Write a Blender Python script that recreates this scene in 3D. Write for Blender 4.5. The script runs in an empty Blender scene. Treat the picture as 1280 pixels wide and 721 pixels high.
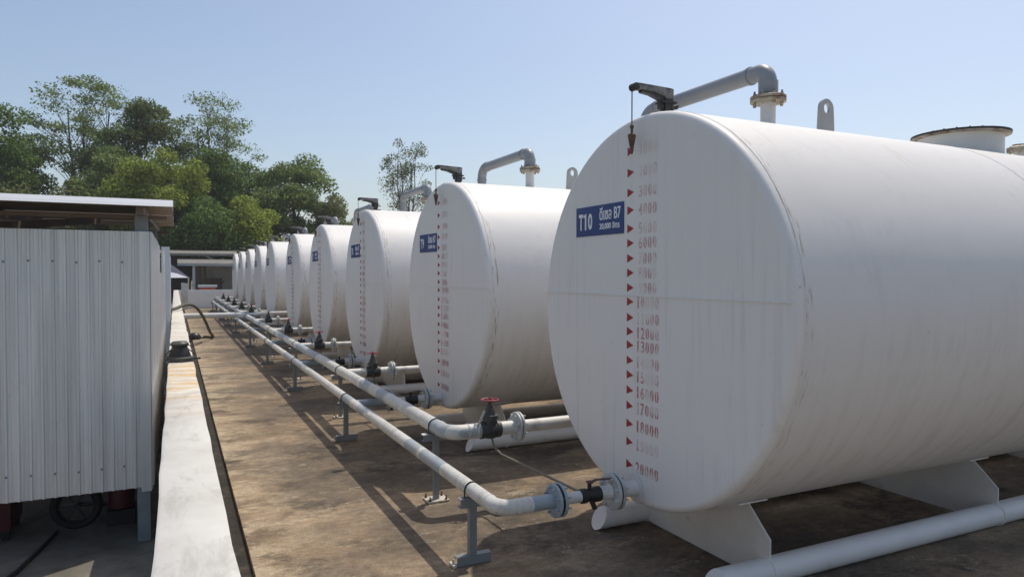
import bpy, math, random
import numpy as np
from mathutils import Vector, Matrix
R_ = math.radians
PI = math.pi
rng = np.random.default_rng(7)
random.seed(7)
scene = bpy.context.scene
C = scene.collection

# ------------------------------------------------------------------ camera
CAM_H = 1.775
YAW, PITCH, ROLL = 0.4517, -0.0202, 0.0009
cd = bpy.data.cameras.new('camera')
cd.sensor_fit = 'HORIZONTAL'; cd.sensor_width = 36.0; cd.lens = 868.5 / 1280 * 36.0
cd.clip_start = 0.05; cd.clip_end = 3000
cam = bpy.data.objects.new('camera', cd); C.objects.link(cam); scene.camera = cam
_s, _c = math.sin(YAW), math.cos(YAW)
_fw = Vector((_s, _c, 0)); _up = Vector((0, 0, 1)); _r = Vector((_c, -_s, 0))
_F = _fw * math.cos(PITCH) + _up * math.sin(PITCH)
_U = -_fw * math.sin(PITCH) + _up * math.cos(PITCH)
_R = _r * math.cos(ROLL) + _U * math.sin(ROLL)
_U2 = -_r * math.sin(ROLL) + _U * math.cos(ROLL)
m = Matrix((_R, _U2, -_F)).transposed().to_4x4(); m.translation = (0, 0, CAM_H)
cam.matrix_world = m

# ------------------------------------------------------------------ sky, sun, exposure
SUN = Vector((0.427, 0.25, 1.0)).normalized()
sun_el = math.asin(SUN.z); sun_az = math.atan2(SUN.x, SUN.y)
world = bpy.data.worlds.new('World'); scene.world = world; world.use_nodes = True
wn = world.node_tree; bg = wn.nodes['Background']
sky = wn.nodes.new('ShaderNodeTexSky'); sky.sky_type = 'NISHITA'; sky.sun_disc = False
sky.sun_elevation = sun_el; sky.sun_rotation = sun_az
sky.altitude = 0; sky.air_density = 1.0; sky.dust_density = 2.2; sky.ozone_density = 0.3
wn.links.new(sky.outputs[0], bg.inputs[0]); bg.inputs[1].default_value = 0.118
ld = bpy.data.lights.new('sun', 'SUN'); ld.energy = 2.5; ld.angle = R_(0.53); ld.color = (1.0, 0.92, 0.80)
sun = bpy.data.objects.new('sun', ld); C.objects.link(sun); sun.location = (20, 10, 40)
sun.rotation_euler = (-SUN).to_track_quat('-Z', 'Y').to_euler()
vs = scene.view_settings
vs.view_transform = 'Standard'; vs.look = 'None'; vs.exposure = 0.27; vs.gamma = 1.0; vs.use_curve_mapping = False

# ------------------------------------------------------------------ mesh helpers
class MB:
    def __init__(s): s.v = []; s.f = []
    def add(s, vs_, fs):
        o = len(s.v); s.v += [tuple(p) for p in vs_]; s.f += [tuple(i + o for i in f) for f in fs]; return s
    def box(s, x0, x1, y0, y1, z0, z1):
        return s.add([(x0,y0,z0),(x1,y0,z0),(x1,y1,z0),(x0,y1,z0),(x0,y0,z1),(x1,y0,z1),(x1,y1,z1),(x0,y1,z1)],
                     [(0,3,2,1),(4,5,6,7),(0,1,5,4),(1,2,6,5),(2,3,7,6),(3,0,4,7)])
    def bar(s, p0, p1, w, h, up=(0,0,1)):
        p0, p1 = Vector(p0), Vector(p1); d = (p1 - p0).normalized(); up = Vector(up)
        a = d.cross(up).normalized() * w / 2; b = a.cross(d).normalized() * h / 2
        q = [p + i * a + j * b for p in (p0, p1) for i, j in ((-1,-1),(1,-1),(1,1),(-1,1))]
        return s.add(q, [(0,1,2,3),(7,6,5,4),(0,4,5,1),(1,5,6,2),(2,6,7,3),(3,7,4,0)])
    def tube(s, pts, r, n=16, caps=True):
        pts = [Vector(p) for p in pts]; k = len(pts); rr = r if hasattr(r, '__len__') else [r] * k
        t = [(pts[min(i+1,k-1)] - pts[max(i-1,0)]).normalized() for i in range(k)]
        ref = Vector((0,0,1)) if abs(t[0].z) < .9 else Vector((1,0,0))
        a = t[0].cross(ref).normalized(); vs_ = []
        for i in range(k):
            a = (a - t[i] * a.dot(t[i])).normalized(); b = t[i].cross(a)
            for j in range(n):
                an = 2 * PI * j / n; vs_.append(pts[i] + (a * math.cos(an) + b * math.sin(an)) * rr[i])
        fs = [(i*n+j, i*n+(j+1)%n, (i+1)*n+(j+1)%n, (i+1)*n+j) for i in range(k-1) for j in range(n)]
        if caps: fs += [tuple(reversed(range(n))), tuple(range((k-1)*n, k*n))]
        return s.add(vs_, fs)
    def lathe(s, prof, o=(0,0,0), axis='z', n=24):
        o = Vector(o); vs_ = []; fs = []
        for (t, r) in prof:
            for j in range(n):
                an = 2 * PI * j / n; c, q = r * math.cos(an), r * math.sin(an)
                vs_.append(o + (Vector((c,q,t)) if axis == 'z' else Vector((t,c,q)) if axis == 'x' else Vector((q,t,c))))
        for i in range(len(prof)-1):
            for j in range(n): fs.append((i*n+j, i*n+(j+1)%n, (i+1)*n+(j+1)%n, (i+1)*n+j))
        if prof[0][1] > 0: fs.append(tuple(reversed(range(n))))
        if prof[-1][1] > 0: fs.append(tuple(range((len(prof)-1)*n, len(prof)*n)))
        return s.add(vs_, fs)
    def prism(s, poly, axis, t0, t1):
        n = len(poly); P = []
        for t in (t0, t1):
            for (a, b) in poly: P.append((t,a,b) if axis == 'x' else (a,t,b) if axis == 'y' else (a,b,t))
        return s.add(P, [tuple(range(n)), tuple(reversed(range(n, 2*n)))] + [(i, i+n, (i+1)%n+n, (i+1)%n) for i in range(n)])
    def mesh(s, name, mat, smooth=True, ang=38):
        me = bpy.data.meshes.new(name); me.from_pydata(s.v, [], s.f); me.validate()
        import bmesh
        b = bmesh.new(); b.from_mesh(me); bmesh.ops.remove_doubles(b, verts=b.verts, dist=1e-5)
        bmesh.ops.recalc_face_normals(b, faces=b.faces); b.to_mesh(me); b.free()
        if smooth:
            for p in me.polygons: p.use_smooth = True
            me.set_sharp_from_angle(angle=R_(ang))
        me.materials.append(mat); return me
    def build(s, name, mat, parent=None, smooth=True, ang=38):
        o = bpy.data.objects.new(name, s.mesh(name, mat, smooth, ang)); C.objects.link(o)
        if parent: o.parent = parent
        return o

def tag(o, label=None, cat=None, group=None, kind=None):
    if label: o['label'] = label
    if cat: o['category'] = cat
    if group: o['group'] = group
    if kind: o['kind'] = kind
    return o
def thing(name, loc, label, cat, group=None):
    o = bpy.data.objects.new(name, None); C.objects.link(o); o.location = loc; o.empty_display_size = .1
    return tag(o, label, cat, group)
def copy_tree(o, parent=None):
    c = o.copy(); C.objects.link(c); c.parent = parent
    for ch in o.children: copy_tree(ch, c)
    return c
def link_child(name, me, parent, loc=None):
    o = bpy.data.objects.new(name, me); C.objects.link(o); o.parent = parent
    if loc is not None: o.location = loc
    return o
def bend(pts, r, n=7):
    """polyline with rounded corners"""
    pts = [Vector(p) for p in pts]; out = [pts[0]]
    for i in range(1, len(pts)-1):
        a = (pts[i-1]-pts[i]); b = (pts[i+1]-pts[i]); la, lb = a.length, b.length
        a.normalize(); b.normalize(); th = a.angle(b); d = min(r / math.tan(th/2), la*.49, lb*.49)
        rr = d * math.tan(th/2); cen = pts[i] + (a+b).normalized() * (rr / math.sin(th/2))
        p0 = pts[i] + a*d; p1 = pts[i] + b*d; v0 = p0-cen; v1 = p1-cen; tot = v0.angle(v1)
        for k in range(n+1):
            u = k/n; out.append(cen + (v0*math.sin((1-u)*tot) + v1*math.sin(u*tot))/math.sin(tot))
    out.append(pts[-1]); return out

# ------------------------------------------------------------------ materials
def nt(name):
    mt = bpy.data.materials.new(name); mt.use_nodes = True
    n = mt.node_tree; return mt, n, n.nodes['Principled BSDF']
def N(n, t, **kw):
    x = n.nodes.new(t)
    for k, v in kw.items():
        if k.startswith('i_'):
            key = k[2:]; x.inputs[int(key) if key.isdigit() else key.replace('_', ' ')].default_value = v
        else: setattr(x, k, v)
    return x
def ramp(n, src, stops, interp='LINEAR'):
    r = n.nodes.new('ShaderNodeValToRGB'); r.color_ramp.interpolation = interp; e = r.color_ramp.elements
    while len(e) < len(stops): e.new(.5)
    for i, (p, c) in enumerate(stops):
        e[i].position = p; e[i].color = (c, c, c, 1) if not hasattr(c, '__len__') else (*c, 1)
    n.links.new(src, r.inputs[0]); return r.outputs[0]
def coords(n, scale=(1,1,1), kind='Object', loc=(0,0,0)):
    t = n.nodes.new('ShaderNodeTexCoord') ; mp = n.nodes.new('ShaderNodeMapping')
    mp.inputs['Scale'].default_value = scale; mp.inputs['Location'].default_value = loc
    n.links.new(t.outputs[kind], mp.inputs[0]); return mp.outputs[0]
def noise(n, vec, scale, detail=4, rough=.55, dist=0):
    x = N(n, 'ShaderNodeTexNoise'); x.inputs['Scale'].default_value = scale; x.inputs['Detail'].default_value = detail
    x.inputs['Roughness'].default_value = rough; x.inputs['Distortion'].default_value = dist
    n.links.new(vec, x.inputs['Vector']); return x.outputs['Fac']
def mixc(n, fac, a, b, mode='MIX'):
    x = n.nodes.new('ShaderNodeMix'); x.data_type = 'RGBA'; x.blend_type = mode
    for i, v in ((0, fac), (6, a), (7, b)):
        if hasattr(v, 'is_linked'): n.links.new(v, x.inputs[i])
        else: x.inputs[i].default_value = v if i == 0 else (*v, 1)
    return x.outputs[2]
def math_(n, op, a, b=None, clamp=False):
    x = n.nodes.new('ShaderNodeMath'); x.operation = op; x.use_clamp = clamp
    for i, v in ((0, a), (1, b)):
        if v is None: continue
        if hasattr(v, 'is_linked'): n.links.new(v, x.inputs[i])
        else: x.inputs[i].default_value = v
    return x.outputs[0]
def bump(n, bsdf, h, strength=.3, dist=.01):
    b = n.nodes.new('ShaderNodeBump'); b.inputs['Strength'].default_value = strength; b.inputs['Distance'].default_value = dist
    n.links.new(h, b.inputs['Height']); n.links.new(b.outputs[0], bsdf.inputs['Normal'])

def simple(name, col, rough=.5, metal=0., vary=.12, scale=8., dirt=None, dirt_amt=.5, bmp=.1):
    mt, n, b = nt(name); v = coords(n)
    f = noise(n, v, scale, 5, .6)
    c = mixc(n, ramp(n, f, [(.3, 0.), (.7, 1.)]), tuple(x*(1-vary) for x in col), tuple(min(1, x*(1+vary)) for x in col))
    if dirt:
        f2 = ramp(n, noise(n, v, scale*.6, 6, .7), [(1-dirt_amt-.05, 0.), (1-dirt_amt+.12, 1.)])
        c = mixc(n, f2, c, dirt)
    n.links.new(c, b.inputs['Base Color']); b.inputs['Roughness'].default_value = rough; b.inputs['Metallic'].default_value = metal
    if bmp: bump(n, b, noise(n, v, scale*6, 3), bmp, .003)
    return mt

M = {}
def tank_paint(name, head):
    mt, n, b = nt(name)
    raw = coords(n); oi = n.nodes.new('ShaderNodeObjectInfo')
    def coords_(n, scale=(1,1,1), loc=(0,0,0)):
        a = n.nodes.new('ShaderNodeVectorMath'); a.operation = 'ADD'; n.links.new(coords(n, scale, loc=loc), a.inputs[0])
        n.links.new(math_(n, 'MULTIPLY', oi.outputs['Random'], 61.0), a.inputs[1]); return a.outputs[0]
    obj = coords_(n); sep = n.nodes.new('ShaderNodeSeparateXYZ'); n.links.new(raw, sep.inputs[0])
    base = mixc(n, noise(n, obj, .9, 4, .6), (.765,.745,.705), (.82,.80,.765))
    # rain streaks: narrow across, long in z
    st = noise(n, coords_(n, (14, 22, 1.1)), 1.0, 5, .65)
    patch = ramp(n, noise(n, obj, 1.7, 3), [(.40, 0.), (.62, 1.)])
    sf = math_(n, 'MULTIPLY', ramp(n, st, [(.50, 0.), (.74, .30 if head else .2)]), patch)
    c = mixc(n, sf, base, (.36,.345,.315))
    # scuffs and specks
    sp = ramp(n, noise(n, obj, 34, 2, .5), [(.71, 0.), (.78, .6)])
    c = mixc(n, math_(n, 'MULTIPLY', sp, ramp(n, noise(n, obj, 2.3, 2), [(.5,0.),(.65,1.)])), c, (.30,.27,.22))
    if not head:
        # grimy lower flank near the head and along the belly
        low = ramp(n, sep.outputs[2], [(.0, 1.), (1.0, 0.)])
        gx = ramp(n, noise(n, coords_(n, (9, 1.2, 1.2), loc=(3,0,0)), 1.5, 5, .7), [(.48, 0.), (.78, .6)])
        zr = n.nodes.new('ShaderNodeMapRange'); zr.inputs[1].default_value = .3; zr.inputs[2].default_value = 1.7
        zr.inputs[3].default_value = 1.; zr.inputs[4].default_value = 0.; n.links.new(sep.outputs[2], zr.inputs[0])
        c = mixc(n, math_(n, 'MULTIPLY', gx, zr.outputs[0]), c, (.36,.33,.28))
        # rust bleeding along the head weld
        dx = math_(n, 'ABSOLUTE', math_(n, 'SUBTRACT', sep.outputs[0], .085))
        band = math_(n, 'LESS_THAN', dx, .03)
        rz = ramp(n, noise(n, coords_(n, (30, 3, 3)), 2.2, 5, .7), [(.52, 0.), (.66, .75)])
        c = mixc(n, math_(n, 'MULTIPLY', band, rz), c, (.30,.20,.09))
        # ochre drips from the fittings on the crown
        dr = ramp(n, noise(n, coords_(n, (5, .5, .5), loc=(1.3,0,0)), 2.0, 4, .6), [(.62, 0.), (.74, .5)])
        zt = n.nodes.new('ShaderNodeMapRange'); zt.inputs[1].default_value = 2.2; zt.inputs[2].default_value = 2.75
        n.links.new(sep.outputs[2], zt.inputs[0])
        c = mixc(n, math_(n, 'MULTIPLY', dr, zt.outputs[0]), c, (.52,.40,.22))
    else:
        # brown rim at the lower edge of the head
        pass
    hv = n.nodes.new('ShaderNodeHueSaturation'); n.links.new(c, hv.inputs['Color'])
    n.links.new(math_(n, 'ADD', math_(n, 'MULTIPLY', oi.outputs['Random'], .07), .955), hv.inputs['Value']); c = hv.outputs[0]
    n.links.new(c, b.inputs['Base Color']); b.inputs['Roughness'].default_value = .5
    b.inputs['Specular IOR Level'].default_value = .35
    hb = math_(n, 'ADD', math_(n, 'MULTIPLY', noise(n, obj, 1.6, 2), 1.0), math_(n, 'MULTIPLY', noise(n, obj, 60, 2), .02))
    bump(n, b, hb, .25, .03)
    return mt
M['tank'] = tank_paint('tank_paint', False); M['tank_head'] = tank_paint('tank_head_paint', True)
M['white_steel'] = simple('white_steel', (.72,.705,.67), .45, vary=.06, dirt=(.38,.33,.26), dirt_amt=.32)
M['skid'] = simple('skid_paint', (.78,.765,.735), .45, vary=.06, scale=5, dirt=(.34,.32,.28), dirt_amt=.34)
def pipe_mat(name, axis):
    mt, n, b = nt(name)
    sc = (0, 1, 0) if axis == 'y' else (1, 0, 0)
    g = noise(n, coords(n, sc, loc=(0, 4.3, 0)), .42, 2, .5)
    seg = ramp(n, g, [(.0, (.58,.58,.545)), (.40, (.63,.625,.585)), (.515, (.345,.395,.435)), (.57, (.39,.43,.455)), (.60, (.61,.605,.565)), (.68, (.55,.55,.52))], 'CONSTANT')
    v = coords(n)
    c = mixc(n, ramp(n, noise(n, v, 9, 6, .7), [(.46, 0.), (.74, .6)]), seg, (.34,.325,.285))
    sp = ramp(n, noise(n, v, 55, 3, .6), [(.62, 0.), (.70, .8)])
    c = mixc(n, sp, c, (.15,.14,.12))
    n.links.new(c, b.inputs['Base Color']); b.inputs['Roughness'].default_value = .5
    bump(n, b, noise(n, v, 40, 3), .15, .003)
    return mt
M['pipe_y'] = pipe_mat('run_pipe_paint', 'y'); 
M['pipe_w'] = simple('pipe_white', (.63,.625,.59), .5, vary=.08, dirt=(.36,.34,.29), dirt_amt=.36)
M['pipe_blue'] = simple('pipe_primer', (.31,.37,.41), .5, vary=.10, dirt=(.26,.27,.26), dirt_amt=.36)
M['pvc'] = simple('grey_pvc', (.275,.29,.31), .42, vary=.08, scale=4, dirt=(.16,.16,.165), dirt_amt=.35)
M['flange_rust'] = simple('flange_rust', (.44,.39,.30), .6, vary=.2, scale=14, dirt=(.16,.085,.04), dirt_amt=.50)
M['flange_w'] = simple('flange_paint', (.52,.54,.53), .5, vary=.15, scale=14, dirt=(.24,.22,.19), dirt_amt=.40)
M['gasket'] = simple('gasket', (.02,.02,.02), .7)
M['iron'] = simple('valve_iron', (.06,.062,.06), .5, .2, vary=.3, scale=20, dirt=(.16,.14,.11), dirt_amt=.35)
M['black'] = simple('black_paint', (.018,.018,.02), .45, vary=.3)
M['red'] = simple('handwheel_red', (.27,.035,.05), .5, vary=.25, scale=30, dirt=(.36,.27,.26), dirt_amt=.42)
M['rust'] = simple('rusty_brass', (.13,.07,.05), .65, vary=.35, scale=25)
M['gauge'] = simple('gauge_metal', (.22,.215,.20), .55, vary=.25, scale=16, dirt=(.035,.03,.025), dirt_amt=.53)
M['gauge_dark'] = simple('gauge_dark', (.045,.042,.036), .6, vary=.4, scale=16)
M['post'] = simple('support_steel', (.25,.275,.29), .5, .3, vary=.12, scale=6, dirt=(.20,.16,.11), dirt_amt=.33)
M['lug'] = simple('lug_shade_grey', (.40,.40,.39), .5, vary=.08)  # paint darkened so the colour carries the shade on the lugs
M['far_wall'] = simple('far_wall_paint', (.76,.76,.75), .6, vary=.05, scale=2, dirt=(.55,.53,.5), dirt_amt=.35)
M['cream'] = simple('base_plate_cream', (.55,.52,.44), .6, vary=.15, scale=10, dirt=(.24,.17,.10), dirt_amt=.38)
M['zinc'] = simple('zinc', (.55,.56,.56), .35, .8, vary=.1)
M['sign'] = simple('sign_blue', (.006,.034,.185), .35, vary=.08, bmp=0)
M['letter'] = simple('sign_white', (.84,.85,.87), .4, vary=.03, bmp=0)
M['hose'] = simple('hose_olive', (.085,.078,.048), .6, vary=.2)
M['conduit'] = simple('conduit', (.20,.175,.14), .55, vary=.2, dirt=(.14,.09,.05), dirt_amt=.4)
M['brown'] = simple('brown_steel', (.12,.075,.05), .6, vary=.2)
def stencil():
    mt, n, b = nt('stencil_red'); g = N(n, 'ShaderNodeNewGeometry'); sp = n.nodes.new('ShaderNodeSeparateXYZ'); n.links.new(g.outputs['Position'], sp.inputs[0])
    w = noise(n, g.outputs['Position'], 60, 3, .6); w2 = noise(n, g.outputs['Position'], 7.5, 2, .5)
    up = n.nodes.new('ShaderNodeMapRange'); up.inputs[1].default_value = .6; up.inputs[2].default_value = 2.6; up.inputs[3].default_value = .02; up.inputs[4].default_value = .55; n.links.new(sp.outputs[2], up.inputs[0])
    f = math_(n, 'ADD', math_(n, 'MULTIPLY', ramp(n, w, [(.35,0.),(.7,1.)]), .35), ramp(n, w2, [(.44, 0.), (.60, .75)]))
    f = math_(n, 'ADD', f, up.outputs[0], True)
    n.links.new(mixc(n, f, (.42,.030,.026), (.77,.70,.66)), b.inputs['Base Color']); b.inputs['Roughness'].default_value = .5
    return mt
M['stencil'] = stencil()
M['arrow'] = simple('arrow_red', (.33,.016,.024), .5, vary=.25, scale=40, bmp=0)

def concrete(name, kind):
    mt, n, b = nt(name); v = coords(n); 
    if kind == 'pad':
        band = noise(n, coords(n, (.8, 1.2, 1)), .9, 12, .66)
        c = ramp(n, band, [(.38, (.140,.106,.072)), (.50, (.235,.176,.116)), (.61, (.325,.248,.166))])
        # broad, ragged grey-brown stains at two scales
        big = noise(n, coords(n, (.85, 1.1, 1), loc=(3,8,0)), .55, 13, .70)
        c = mixc(n, ramp(n, big, [(.46, 0.), (.56, .8)]), c, (.125,.103,.080))
        dk = noise(n, coords(n, (.9, 1.1, 1), loc=(9,5,0)), 1.3, 13, .72)
        c = mixc(n, ramp(n, dk, [(.52, 0.), (.60, .8)]), c, (.074,.061,.047))
        # pale crust: along the drain edge and in a few thin veins
        sx = n.nodes.new('ShaderNodeSeparateXYZ'); n.links.new(v, sx.inputs[0])
        er = n.nodes.new('ShaderNodeMapRange'); er.inputs[1].default_value = .42; er.inputs[2].default_value = 1.0; er.inputs[3].default_value = .75; er.inputs[4].default_value = 0.; n.links.new(sx.outputs[0], er.inputs[0])
        cn = noise(n, coords(n, (.8, 1.3, 1), loc=(1,4,0)), 2.6, 13, .74)
        c = mixc(n, math_(n, 'MULTIPLY', er.outputs[0], ramp(n, cn, [(.46, 0.), (.56, 1.)])), c, (.44,.365,.25))
        vn = math_(n, 'ABSOLUTE', math_(n, 'SUBTRACT', noise(n, coords(n, (.7, 1.4, 1), loc=(6,2,0)), 1.1, 12, .66), .5))
        c = mixc(n, math_(n, 'MULTIPLY', ramp(n, vn, [(.0, .7), (.012, 0.)]), ramp(n, cn, [(.50, 0.), (.58, 1.)])), c, (.46,.39,.28))
        wt = noise(n, coords(n, (.6, 1.2, 1), loc=(7,1,0)), 1.9, 9, .66)
        c = mixc(n, ramp(n, wt, [(.68, 0.), (.71, .6)]), c, (.40,.375,.32))
        fine = noise(n, v, 110, 4, .8)
        c = mixc(n, .85, c, ramp(n, fine, [(.32, .2), (.68, .8)]), 'OVERLAY')
        gr = noise(n, coords(n, (.9, 1.2, 1), loc=(2,6,0)), 14, 8, .75)
        c = mixc(n, .55, c, ramp(n, gr, [(.36, .28), (.64, .72)]), 'OVERLAY')
        pit = ramp(n, noise(n, v, 190, 2, .5), [(.66, 0.), (.72, .6)])
        c = mixc(n, pit, c, (.07,.056,.042))
        r = .85
    elif kind == 'wall':
        c = ramp(n, noise(n, v, 2.4, 7, .65), [(.30, (.52,.505,.46)), (.6, (.63,.62,.58))])
        sep = n.nodes.new('ShaderNodeSeparateXYZ'); n.links.new(v, sep.inputs[0])
        ru = ramp(n, noise(n, coords(n, (2.2, 7, 1)), 1.0, 5, .6, .3), [(.44, 0.), (.60, .9)])
        m1 = n.nodes.new('ShaderNodeMapRange'); m1.inputs[1].default_value = 4.2; m1.inputs[2].default_value = 5.6; n.links.new(sep.outputs[1], m1.inputs[0])
        m2 = n.nodes.new('ShaderNodeMapRange'); m2.inputs[1].default_value = 7.2; m2.inputs[2].default_value = 7.5; m2.inputs[3].default_value = 1.; m2.inputs[4].default_value = .25; n.links.new(sep.outputs[1], m2.inputs[0])
        c = mixc(n, math_(n, 'MULTIPLY', ru, math_(n, 'MULTIPLY', m1.outputs[0], m2.outputs[0])), c, (.56,.37,.15))
        sm = ramp(n, noise(n, coords(n, (3, 1, 1), loc=(2,7,0)), 2.8, 6, .7, .5), [(.53, 0.), (.68, .55)])
        c = mixc(n, sm, c, (.36,.345,.315))
        cr = ramp(n, noise(n, coords(n, (6, .9, 1), loc=(5,1,0)), 5.0, 8, .75, 1.2), [(.64, 0.), (.70, .35)])
        c = mixc(n, cr, c, (.24,.225,.20))
        r = .7
    elif kind == 'drain':
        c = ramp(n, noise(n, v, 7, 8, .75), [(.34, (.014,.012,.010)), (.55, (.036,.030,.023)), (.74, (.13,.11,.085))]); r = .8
    elif kind == 'yard':
        c = ramp(n, noise(n, v, 1.5, 7, .68, .4), [(.30, (.09,.085,.07)), (.5, (.20,.18,.145)), (.7, (.34,.30,.24))])
        c = mixc(n, ramp(n, noise(n, v, 5, 6, .7), [(.5,0.),(.7,.6)]), c, (.13,.12,.105)); r = .85
    elif kind == 'block':
        c = ramp(n, noise(n, v, 2.4, 6, .6), [(.3, (.36,.355,.335)), (.7, (.48,.475,.45))]); r = .9
    else:
        c = ramp(n, noise(n, v, .25, 8, .65), [(.3, (.10,.085,.05)), (.5, (.16,.13,.08)), (.7, (.09,.11,.04))]); r = .95
    n.links.new(c, b.inputs['Base Color']); b.inputs['Roughness'].default_value = r
    b.inputs['Specular IOR Level'].default_value = .25
    bump(n, b, noise(n, v, 70 if kind == 'pad' else 18, 6, .7), .12 if kind == 'pad' else .25, .004 if kind == 'pad' else .010)
    return mt
for k in ('pad', 'wall', 'drain', 'yard', 'block', 'earth'): M[k] = concrete(k, k)
def sheet_mat(name, col, metal, rough):
    mt, n, b = nt(name)
    st = noise(n, coords(n, (16, 16, .5)), 1.2, 5, .6)
    c = mixc(n, ramp(n, st, [(.35, 0.), (.68, 1.)]), tuple(x*.82 for x in col), tuple(min(1, x*1.08) for x in col))
    dz = ramp(n, noise(n, coords(n, (5, 5, 2), loc=(3,1,0)), 2.4, 5, .65), [(.60, 0.), (.80, .28)])
    c = mixc(n, dz, c, (.33,.31,.28))
    n.links.new(c, b.inputs['Base Color']); b.inputs['Metallic'].default_value = metal; b.inputs['Roughness'].default_value = rough
    bump(n, b, noise(n, coords(n, (1, 1, .4)), 4, 2), .25, .02)
    return mt
M['sheet'] = sheet_mat('zinc_sheet', (.80,.80,.79), .45, .36)
M['roof_sheet'] = sheet_mat('roof_sheet', (.34,.265,.20), .15, .6)
M['far_roof'] = simple('far_roof', (.20,.19,.17), .6, vary=.15, scale=1.)
M['fascia'] = simple('fascia_white', (.74,.76,.78), .4, vary=.05, scale=3)
M['purlin'] = simple('purlin_steel', (.17,.13,.10), .6, vary=.2, scale=5)
M['tarp_blue'] = simple('tarp_blue', (.035,.05,.095), .5, vary=.2)
M['tarp_white'] = simple('tarp_white', (.68,.69,.72), .5, vary=.05)
M['orange'] = simple('orange_plastic', (.50,.10,.04), .5, vary=.1)
M['rubber'] = simple('rubber', (.02,.02,.02), .75, vary=.2)
M['dull_red'] = simple('dull_red', (.09,.012,.016), .5, vary=.2)
def foliage(name, dark, mid, light, sc=.35):
    mt, n, b = nt(name); g = N(n, 'ShaderNodeNewGeometry')
    f = noise(n, g.outputs['Position'], sc, 3, .6)
    mx = math_(n, 'ADD', math_(n, 'MULTIPLY', g.outputs['Random Per Island'], .55), math_(n, 'MULTIPLY', f, .55))
    c = ramp(n, mx, [(.28, dark), (.52, mid), (.82, light)])
    n.links.new(c, b.inputs['Base Color']); b.inputs['Roughness'].default_value = .6
    b.inputs['Specular IOR Level'].default_value = .25
    tr = n.nodes.new('ShaderNodeBsdfTranslucent'); n.links.new(c, tr.inputs[0])
    ms = n.nodes.new('ShaderNodeMixShader'); ms.inputs[0].default_value = .42
    n.links.new(b.outputs[0], ms.inputs[1]); n.links.new(tr.outputs[0], ms.inputs[2])
    n.links.new(ms.outputs[0], n.nodes['Material Output'].inputs[0]); return mt
M['leaf_dark'] = foliage('leaf_dark', (0.054,0.099,0.028), (0.111,0.190,0.051), (0.231,0.326,0.088))
M['leaf_mid'] = foliage('leaf_mid', (0.099,0.151,0.044), (0.190,0.266,0.083), (0.317,0.389,0.135))
M['leaf_yellow'] = foliage('leaf_yellow', (0.128,0.189,0.032), (0.250,0.323,0.056), (0.439,0.488,0.098))
M['leaf_olive'] = foliage('leaf_olive', (.085,.115,.040), (.17,.20,.075), (.27,.29,.12))
M['leaf_rust'] = foliage('leaf_rust', (.062,.105,.030), (.135,.185,.058), (.22,.25,.10))
M['bark'] = simple('bark', (.12,.10,.08), .85, vary=.3, scale=5)

# ------------------------------------------------------------------ ground and setting
TX, TY, TS = 2.567, 3.497, 3.506                       # head plane, first tank centre line, pitch
tank_y = [TY + TS*k + (0.952 if k >= 5 else 0) for k in range(10)]   # nearest first: T10 ... T1
Y_END = 39.6
def slab(name, x0, x1, y0, y1, z0, z1, mat, kind='structure'):
    return tag(MB().box(x0, x1, y0, y1, z0, z1).build(name, mat, None, False), kind=kind)
g = MB(); g.add([(-200,-120,-.14),(200,-120,-.14),(200,320,-.14),(-200,320,-.14)], [(0,1,2,3)])
tag(g.build('ground', M['earth'], None, False), kind='structure')
slab('concrete_pad', .415, 12.0, -6, Y_END, -.13, 0, M['pad'])
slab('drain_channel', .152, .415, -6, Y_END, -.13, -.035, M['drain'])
slab('concrete_yard', -8, -.06, -6, 60, -.13, -.004, M['yard'])
w = MB(); L = Y_END + 6
# wall with a slightly uneven top edge
ys = np.linspace(-6, Y_END, 150); jl = rng.normal(0, .0035, 150); jr = rng.normal(0, .0035, 150)
V = []; F_ = []
for i, y in enumerate(ys):
    xl, xr = -.060 + jl[i], .152 + jr[i]
    V += [(-.060, y, -.05), (-.060, y, .93), (xl, y, .952), (xl+.012, y, .958), (xr-.012, y, .958), (xr, y, .952), (.152, y, .93), (.152, y, -.07)]
for i in range(149):
    for j in range(8):
        a, b_ = i*8+j, i*8+(j+1) % 8; F_.append((a, b_, b_+8, a+8))
F_ += [tuple(range(8)), tuple(reversed(range(149*8, 150*8)))]
w.add(V, F_)
tag(w.build('bund_wall', M['wall'], None, True, 50), 'long low white-painted concrete wall running beside the tan pad', 'wall')
w = MB().box(-.06, 13, Y_END+.004, Y_END+.2, -.05, .955)
tag(w.build('bund_wall', M['far_wall'], None, False), 'far end concrete wall crossing the pad behind the last tank', 'wall')

# ------------------------------------------------------------------ text
def text_mesh(name, body, size, mat, align='LEFT', offset=0.0, depth=.0012):
    cu = bpy.data.curves.new(name, 'FONT'); cu.body = body; cu.size = size; cu.align_x = align; cu.align_y = 'BOTTOM_BASELINE'
    cu.offset = offset; cu.extrude = depth; cu.resolution_u = 3
    o = bpy.data.objects.new(name, cu); C.objects.link(o); bpy.context.view_layer.update()
    me = bpy.data.meshes.new_from_object(o.evaluated_get(bpy.context.evaluated_depsgraph_get()))
    bpy.data.objects.remove(o); bpy.data.curves.remove(cu)
    # lay the text on the head: x -> -Y, y -> Z, z -> -X
    co = np.zeros(len(me.vertices)*3); me.vertices.foreach_get('co', co); co = co.reshape(-1, 3)
    out = np.stack([-co[:,2], -co[:,0], co[:,1]], -1); me.vertices.foreach_set('co', out.ravel()); me.update()
    me.materials.clear(); me.materials.append(mat); me.name = name
    return me
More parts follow.
